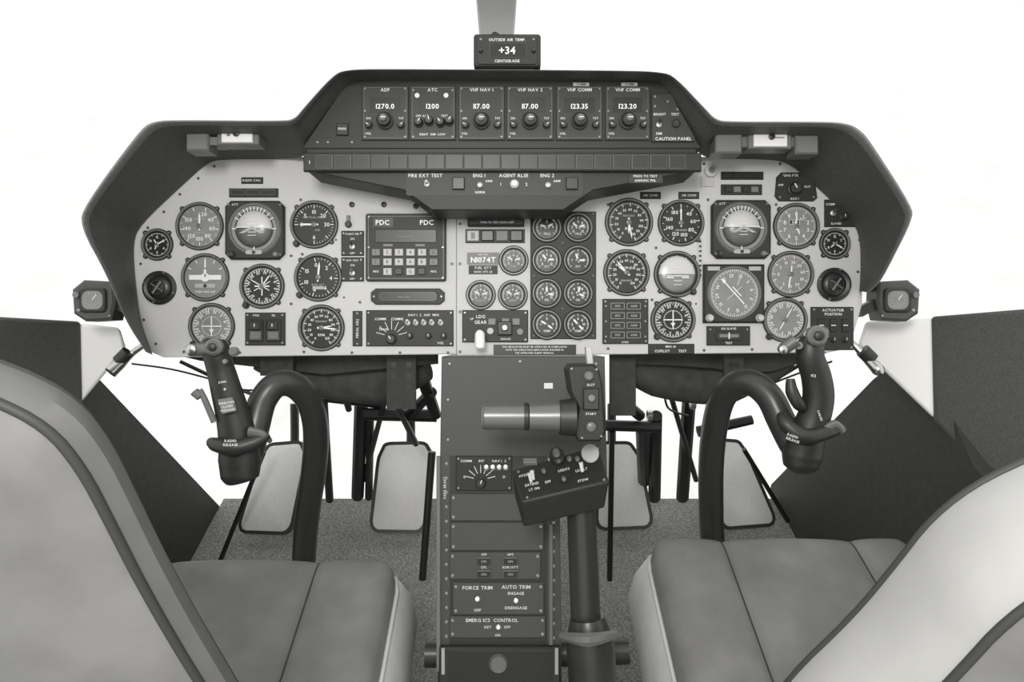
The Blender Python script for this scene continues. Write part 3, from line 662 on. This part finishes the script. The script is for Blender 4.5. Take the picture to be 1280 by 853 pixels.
for cx,s in ((1122,1),(118,-1)):
    dp=par(1.15); g=B('approach_chart_timer',dp)
    g.poly([(cx-24*s,352),(cx+14*s,350),(cx+29*s,362),(cx+27*s,392),(cx+12*s,402),(cx-20*s,400),(cx-25*s,378)],-30,0,'pedestal_paint',3)
    g.poly(rr(cx-18,360,cx+16,391,6),0,3,'bezel',1.5); g.poly(rr(cx-14,364,cx+12,387,8),3,3.3,'dial_grey_and_glare')
    for i in range(12): g.tick(cx-1,375,i*30,9.5,7.5,.7,3.5,'marking_dim')
    g.tick(cx-1,375,40,0,8,1,3.6,'marking'); g.lathe(cx+21*s,369,[(4,0),(4,5)],'grey_mid',10); g.screw(cx+20*s,388,2,0); g.screw(cx-19*s,395,1.6,0)
    g.poly([(cx-44*s,384),(cx-22*s,372),(cx-22*s,386),(cx-40*s,396)],-20,-8,'bezel'); g.done()
g=B('door_release_handle'); g.ptube([(1052,420,1.13,3),(1068,432,1.13,4),(1085,450,1.12,6),(1097,462,1.11,8),(1100,466,1.11,6)],'steel',12); g.ptube([(1078,438,1.12,9),(1090,450,1.12,9)],'black_plastic',12); g.done()
g=B('door_release_handle'); g.ptube([(185,428,1.13,3),(165,442,1.13,4),(150,455,1.12,7),(138,466,1.11,8)],'steel',12); g.ptube([(160,440,1.12,8),(148,452,1.12,8)],'black_plastic',12); g.done()

# ---------------- pedals ----------------
y1,z1,y2,z2=1.354,.05,1.487,.2
pp=p3(Vector((0,y1,z1)),Vector((1,y1,z1)),Vector((0,y2,z2)))
for pts in ([(338,558),(374,555),(380,570),(361,665),(299,663),(327,574)],[(483,557),(530,556),(539,572),(528,663),(465,662),(475,574)],[(753,556),(786,556),(797,572),(814,657),(748,660),(750,574)],[(896,552),(922,554),(932,568),(969,654),(904,659),(899,574)]):
    g=B('anti_torque_pedal',pp)
    q=[]
    for i in range(6):
        a,c=pts[i],pts[(i+1)%6]; q+= [a,((a[0]*2+c[0])/3,(a[1]*2+c[1])/3),((a[0]+c[0]*2)/3,(a[1]+c[1]*2)/3)]
    sm=cchaikin(q,2); g.poly(offs(sm,-4.5),-12,-1,'black_plastic'); g.poly(sm,-1,2,'pedal_grit',1)
    cx=sum(p[0] for p in pts)/6
    g.tube([pp.pt(cx,600,-12),pp.pt(cx,600,-12)+Vector((0,.12,-.03)),pp.pt(cx,600,-12)+Vector((0,.2,.1))],.012,'black_plastic',10)
    g.done()
g=B('pedal_linkage')
for L in ([(404,487,1.45,5),(412,625,1.85,5)],[(452,490,1.5,9),(447,620,1.85,8)],[(463,520,1.55,5),(461,622,1.85,5)],[(405,497,1.5,6),(482,506,1.5,6)],[(455,518,1.5,8),(546,520,1.5,8)],[(330,565,1.65,3),(275,702,1.72,3)],[(540,565,1.6,5),(528,725,1.62,4.5)],[(820,520,1.5,8),(818,622,1.85,8)],[(803,535,1.5,9),(806,600,1.8,9)],[(862,490,1.5,9),(853,622,1.85,8)],[(755,532,1.5,7),(825,534,1.5,7)],[(765,540,1.5,3.5),(762,725,1.65,3.5)],[(872,540,1.5,7),(940,525,1.5,6)],[(930,562,1.65,3),(985,652,1.72,3)],[(770,495,1.4,7),(800,520,1.5,7)],[(540,490,1.4,7),(510,520,1.5,7)],[(480,505,1.45,3.5),(455,600,1.8,3.5)],[(840,500,1.45,3.5),(870,600,1.8,3.5)],[(375,470,1.4,6),(410,500,1.45,6)],[(520,450,1.35,9),(545,520,1.45,7)],[(495,505,1.4,4),(520,555,1.6,4)],[(428,480,1.4,6),(436,512,1.5,4)]):
    g.ptube(L,'black_plastic',10,sub=1)
for x,y in ((404,492),(457,492),(812,520),(866,505)): g.ptube([(x-3,y,1.42,7),(x+3,y,1.42,7)],'steel',12,sub=1)
g.done()
g=B('nose_structure',par(1.17))
for x0,x1,y1_ in ((483,520,512),(762,795,520),(325,366,470),(905,930,480)):
    g.box(x0,440,x1,y1_,-4,0,'wall_dark',.5)
    for k in range(int((y1_-452)/14)):
        for x in (x0+9,x1-9): g.disc(x,456+k*14,3.6,.2,'dial_face',14)
g.poly([(190,440),(545,440),(545,456),(480,462),(400,470),(330,462),(240,452)],-30,-24,'wall_dark',1)
g.poly([(768,440),(1050,438),(1020,452),(975,466),(930,468),(900,462),(840,458),(768,456)],-30,-24,'wall_dark',1)
g.done()
g=B('air_duct_boot')
g.ptube([(318,456,1.22,6),(360,464,1.24,16),(420,474,1.26,28),(480,476,1.26,28),(535,462,1.24,14)],'cloth_dark',18)
g.done()
g=B('air_duct_boot'); g.ptube([(778,458,1.22,12),(820,470,1.25,26),(880,476,1.26,30),(940,468,1.25,24),(990,452,1.22,8)],'cloth_dark',18); g.done()
g=B('wiring_harness')
for L in ([(165,455,1.3,1.2),(215,462,1.3,1.2),(270,476,1.32,1.2),(310,488,1.35,1.2),(400,482,1.3,1.2)],[(410,460,1.3,1.3),(400,480,1.3,1.3),(445,486,1.3,1.3),(500,470,1.3,1.3)],[(830,480,1.3,1.4),(835,510,1.35,1.4),(860,520,1.4,1.4)],[(1040,452,1.3,1.3),(990,470,1.35,1.3),(940,490,1.35,1.3)],[(225,452,1.3,2.4),(300,487,1.35,2.4),(345,503,1.35,2.4)],[(1010,450,1.3,2.4),(960,480,1.35,2.4),(920,500,1.35,2.4)]): g.ptube(L,'black_plastic',8)
g.done()
g=B('seat_cross_tube'); g.ptube([(532,818,1.17,16),(660,818,1.17,16),(785,814,1.17,16)],'stick_paint',18,sub=2); g.done()
# ---------------- seats ----------------
def seat(sgn,xi,xo,yf,ztop,seams,yb=.12):
    e=empty('helicopter_seat')
    g=B('cushion',parent=e); nx,ny=96,50; vs=[];fs=[]
    bnd=[abs(xi)]+list(seams)+[abs(xo)]
    def ztopf(ax,v):
        for a,b_ in zip(bnd,bnd[1:]):
            if a<=ax<=b_+1e-9:
                t=(ax-a)/(b_-a); q=max(0,4*t*(1-t)); return .020*(q**.4)
        return 0
    for j in range(ny+1):
        for i in range(nx+1):
            u=i/nx; v=j/ny
            x=xi+(xo-xi)*u; y=yb+(yf-yb)*v
            eu=min(u,1-u)*abs(xo-xi); ev=(1-v)*(yf-yb)
            r=.030
            def rnd(e_): return 0 if e_>=r else r-math.sqrt(max(0,r*r-(r-e_)**2))
            z=ztop-.014-rnd(eu)*.6-rnd(ev)*1.0+ztopf(abs(x),v)*(min(1,ev/.05)**.5)
            cxr=max(0,.06-eu); cyr=max(0,.06-ev)
            if cxr>0 and cyr>0:
                q=math.hypot(cxr,cyr)
                if q>.06: k=.06/q; x+=sgn*(1 if u<.5 else -1)*(cxr-cxr*k); y-=(cyr-cyr*k)
            vs.append(Vector((x,y,z)))
    W=nx+1
    for j in range(ny):
        for i in range(nx): fs.append([j*W+i,j*W+i+1,(j+1)*W+i+1,(j+1)*W+i])
    g.raw(vs,fs,'seat_velvet')
    ring=[j*W for j in range(ny+1)]+[ny*W+i for i in range(1,W)]+[j*W+nx for j in range(ny-1,-1,-1)]
    top=[vs[i] for i in ring]; n=len(top); lay=[top]
    for k,(dz,o) in enumerate(((.004,.006),(.05,.022),(.10,.028),(.13,.02))):
        L=[]
        for p in top:
            dx=-sgn*o if abs(p.x-xi)<.07 else (sgn*o*.3 if abs(p.x-xo)<.07 else 0)
            dy=o*.6 if p.y>yf-.06 else 0
            L.append(Vector((p.x+dx,p.y+dy,p.z-dz)))
        lay.append(L)
    vv=[p for l in lay for p in l]; ff=[]
    for k in range(4):
        for i in range(n-1): ff.append([k*n+i,k*n+i+1,(k+1)*n+i+1,(k+1)*n+i])
    g.raw(vv,ff,'seat_boxing'); g.done(angle=80)
    g=B('welt',parent=e); g.tube([p+Vector((-sgn*.003 if abs(p.x-xi)<.07 else 0,0,.0)) for p in top[::2]],.0035,'seat_boxing',8,sub=1)
    for sx in seams:
        i=round((sx-abs(xi))/(abs(xo)-abs(xi))*nx)
        g.tube([vs[j*W+i]+Vector((0,0,.0005)) for j in range(0,ny+1)],.0018,'welt_dark',6,sub=1)
    g.done(angle=80)
    g=B('seat_base',parent=e); a,b_=sorted((xi+sgn*.05,xo-sgn*.05)); wbox(g,a,b_,yb,yf-.12,.0,ztop-.13,'wall_dark'); g.done(bevel=.01)
    return e
e1=seat(-1,-.19,-.70,.905,.42,(.322,.57)); e2=seat(1,.235,.69,.955,.42,(.362,.585))
def back(e,sgn,pts,yn,th,bandmat,xo):
    pf=Plane(Vector((0,yn+th,0)),Vector((0,1,0)))
    P=[pf.pt(a,b_,0) for a,b_ in pts]
    P=[Vector(p) for p in chaikin([tuple(p) for p in P],2)]
    g=B('backrest',parent=e); n=len(P)
    lay=[]
    for dy,ins in ((th,.010),(th*.75,0),(th*.3,-.004),(0,.006)): lay.append([Vector((p.x+sgn*ins,yn+dy, p.z-ins*.5)) for p in P])
    vv=[p for l in lay for p in l]; ff=[]
    for k in range(3):
        for i in range(n-1): ff.append([k*n+i,k*n+i+1,(k+1)*n+i+1,(k+1)*n+i])
    g.raw(vv,ff,bandmat)
    for l in (lay[0],lay[-1]):
        o=[Vector((xo,l[0].y,l[i].z)) for i in range(n)]
        m=14; grid=[]
        s=-1 if l is lay[-1] else .3
        for i in range(n):
            for k in range(m+1):
                t=k/m; p=l[i].lerp(o[i],t); p.y+=s*.03*math.sin(math.pi*min(1,t)**.7); grid.append(p)
        g.raw(grid,[[i*(m+1)+k,i*(m+1)+k+1,(i+1)*(m+1)+k+1,(i+1)*(m+1)+k] for i in range(n-1) for k in range(m)],'seat_velvet')
    g.done(angle=60)
    for q,l in enumerate((lay[0],lay[-1])):
        g=B('welt_%d'%q,parent=e); g.tube(l,.0035,'welt_dark',8,sub=1); g.done(angle=80)
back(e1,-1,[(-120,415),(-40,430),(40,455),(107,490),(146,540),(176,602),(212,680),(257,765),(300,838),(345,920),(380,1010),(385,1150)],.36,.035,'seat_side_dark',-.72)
back(e2,1,[(1420,520),(1330,545),(1220,590),(1153,640),(1108,700),(1055,765),(975,842),(930,910),(900,1010),(900,1150)],.33,.10,'seat_back_boxing',.70)

# ---------------- windshield post, exterior ----------------
g=B('windshield_centre_post'); g.hexa([at(602,82,1.5),at(640,82,1.5),at(655,-120,.95),at(585,-120,.95),at(602,82,1.56),at(640,82,1.56),at(655,-120,1.0),at(585,-120,1.0)],'post_paint'); g.done(bevel=.004)
g=B('ground'); g.raw([Vector(p) for p in ((-150,-60,-.75),(150,-60,-.75),(150,260,-.75),(-150,260,-.75))],[[0,1,2,3]],'ground_concrete'); g.done()

# ---------------- light, camera ----------------
w=bpy.data.worlds.new('overcast_sky'); bpy.context.scene.world=w; w.use_nodes=True
bg=w.node_tree.nodes['Background']; bg.inputs[0].default_value=(1,.995,.975,1); bg.inputs[1].default_value=1.26
l=bpy.data.lights.new('added_area_light','AREA'); l.energy=16; l.size=.3; l.color=(1,.99,.96)  # soft area light added above and behind the camera, not a cabin fitting
lo=bpy.data.objects.new('added_area_lamp',l); lo.location=(-.15,-.3,1.85); bpy.context.scene.collection.objects.link(lo)
lo.rotation_euler=(Vector((0,1,.6))-lo.location).to_track_quat('-Z','Y').to_euler()
cam=bpy.data.cameras.new('camera'); cam.sensor_width=36; cam.lens=36*FPX/1280; cam.clip_start=.01; cam.clip_end=600
co=bpy.data.objects.new('camera',cam); co.location=CAM; co.rotation_euler=(math.pi/2-TH,0,0); bpy.context.scene.collection.objects.link(co)
bpy.context.scene.camera=co
bpy.context.scene.view_settings.view_transform='Standard'
bpy.context.scene.view_settings.look='None'
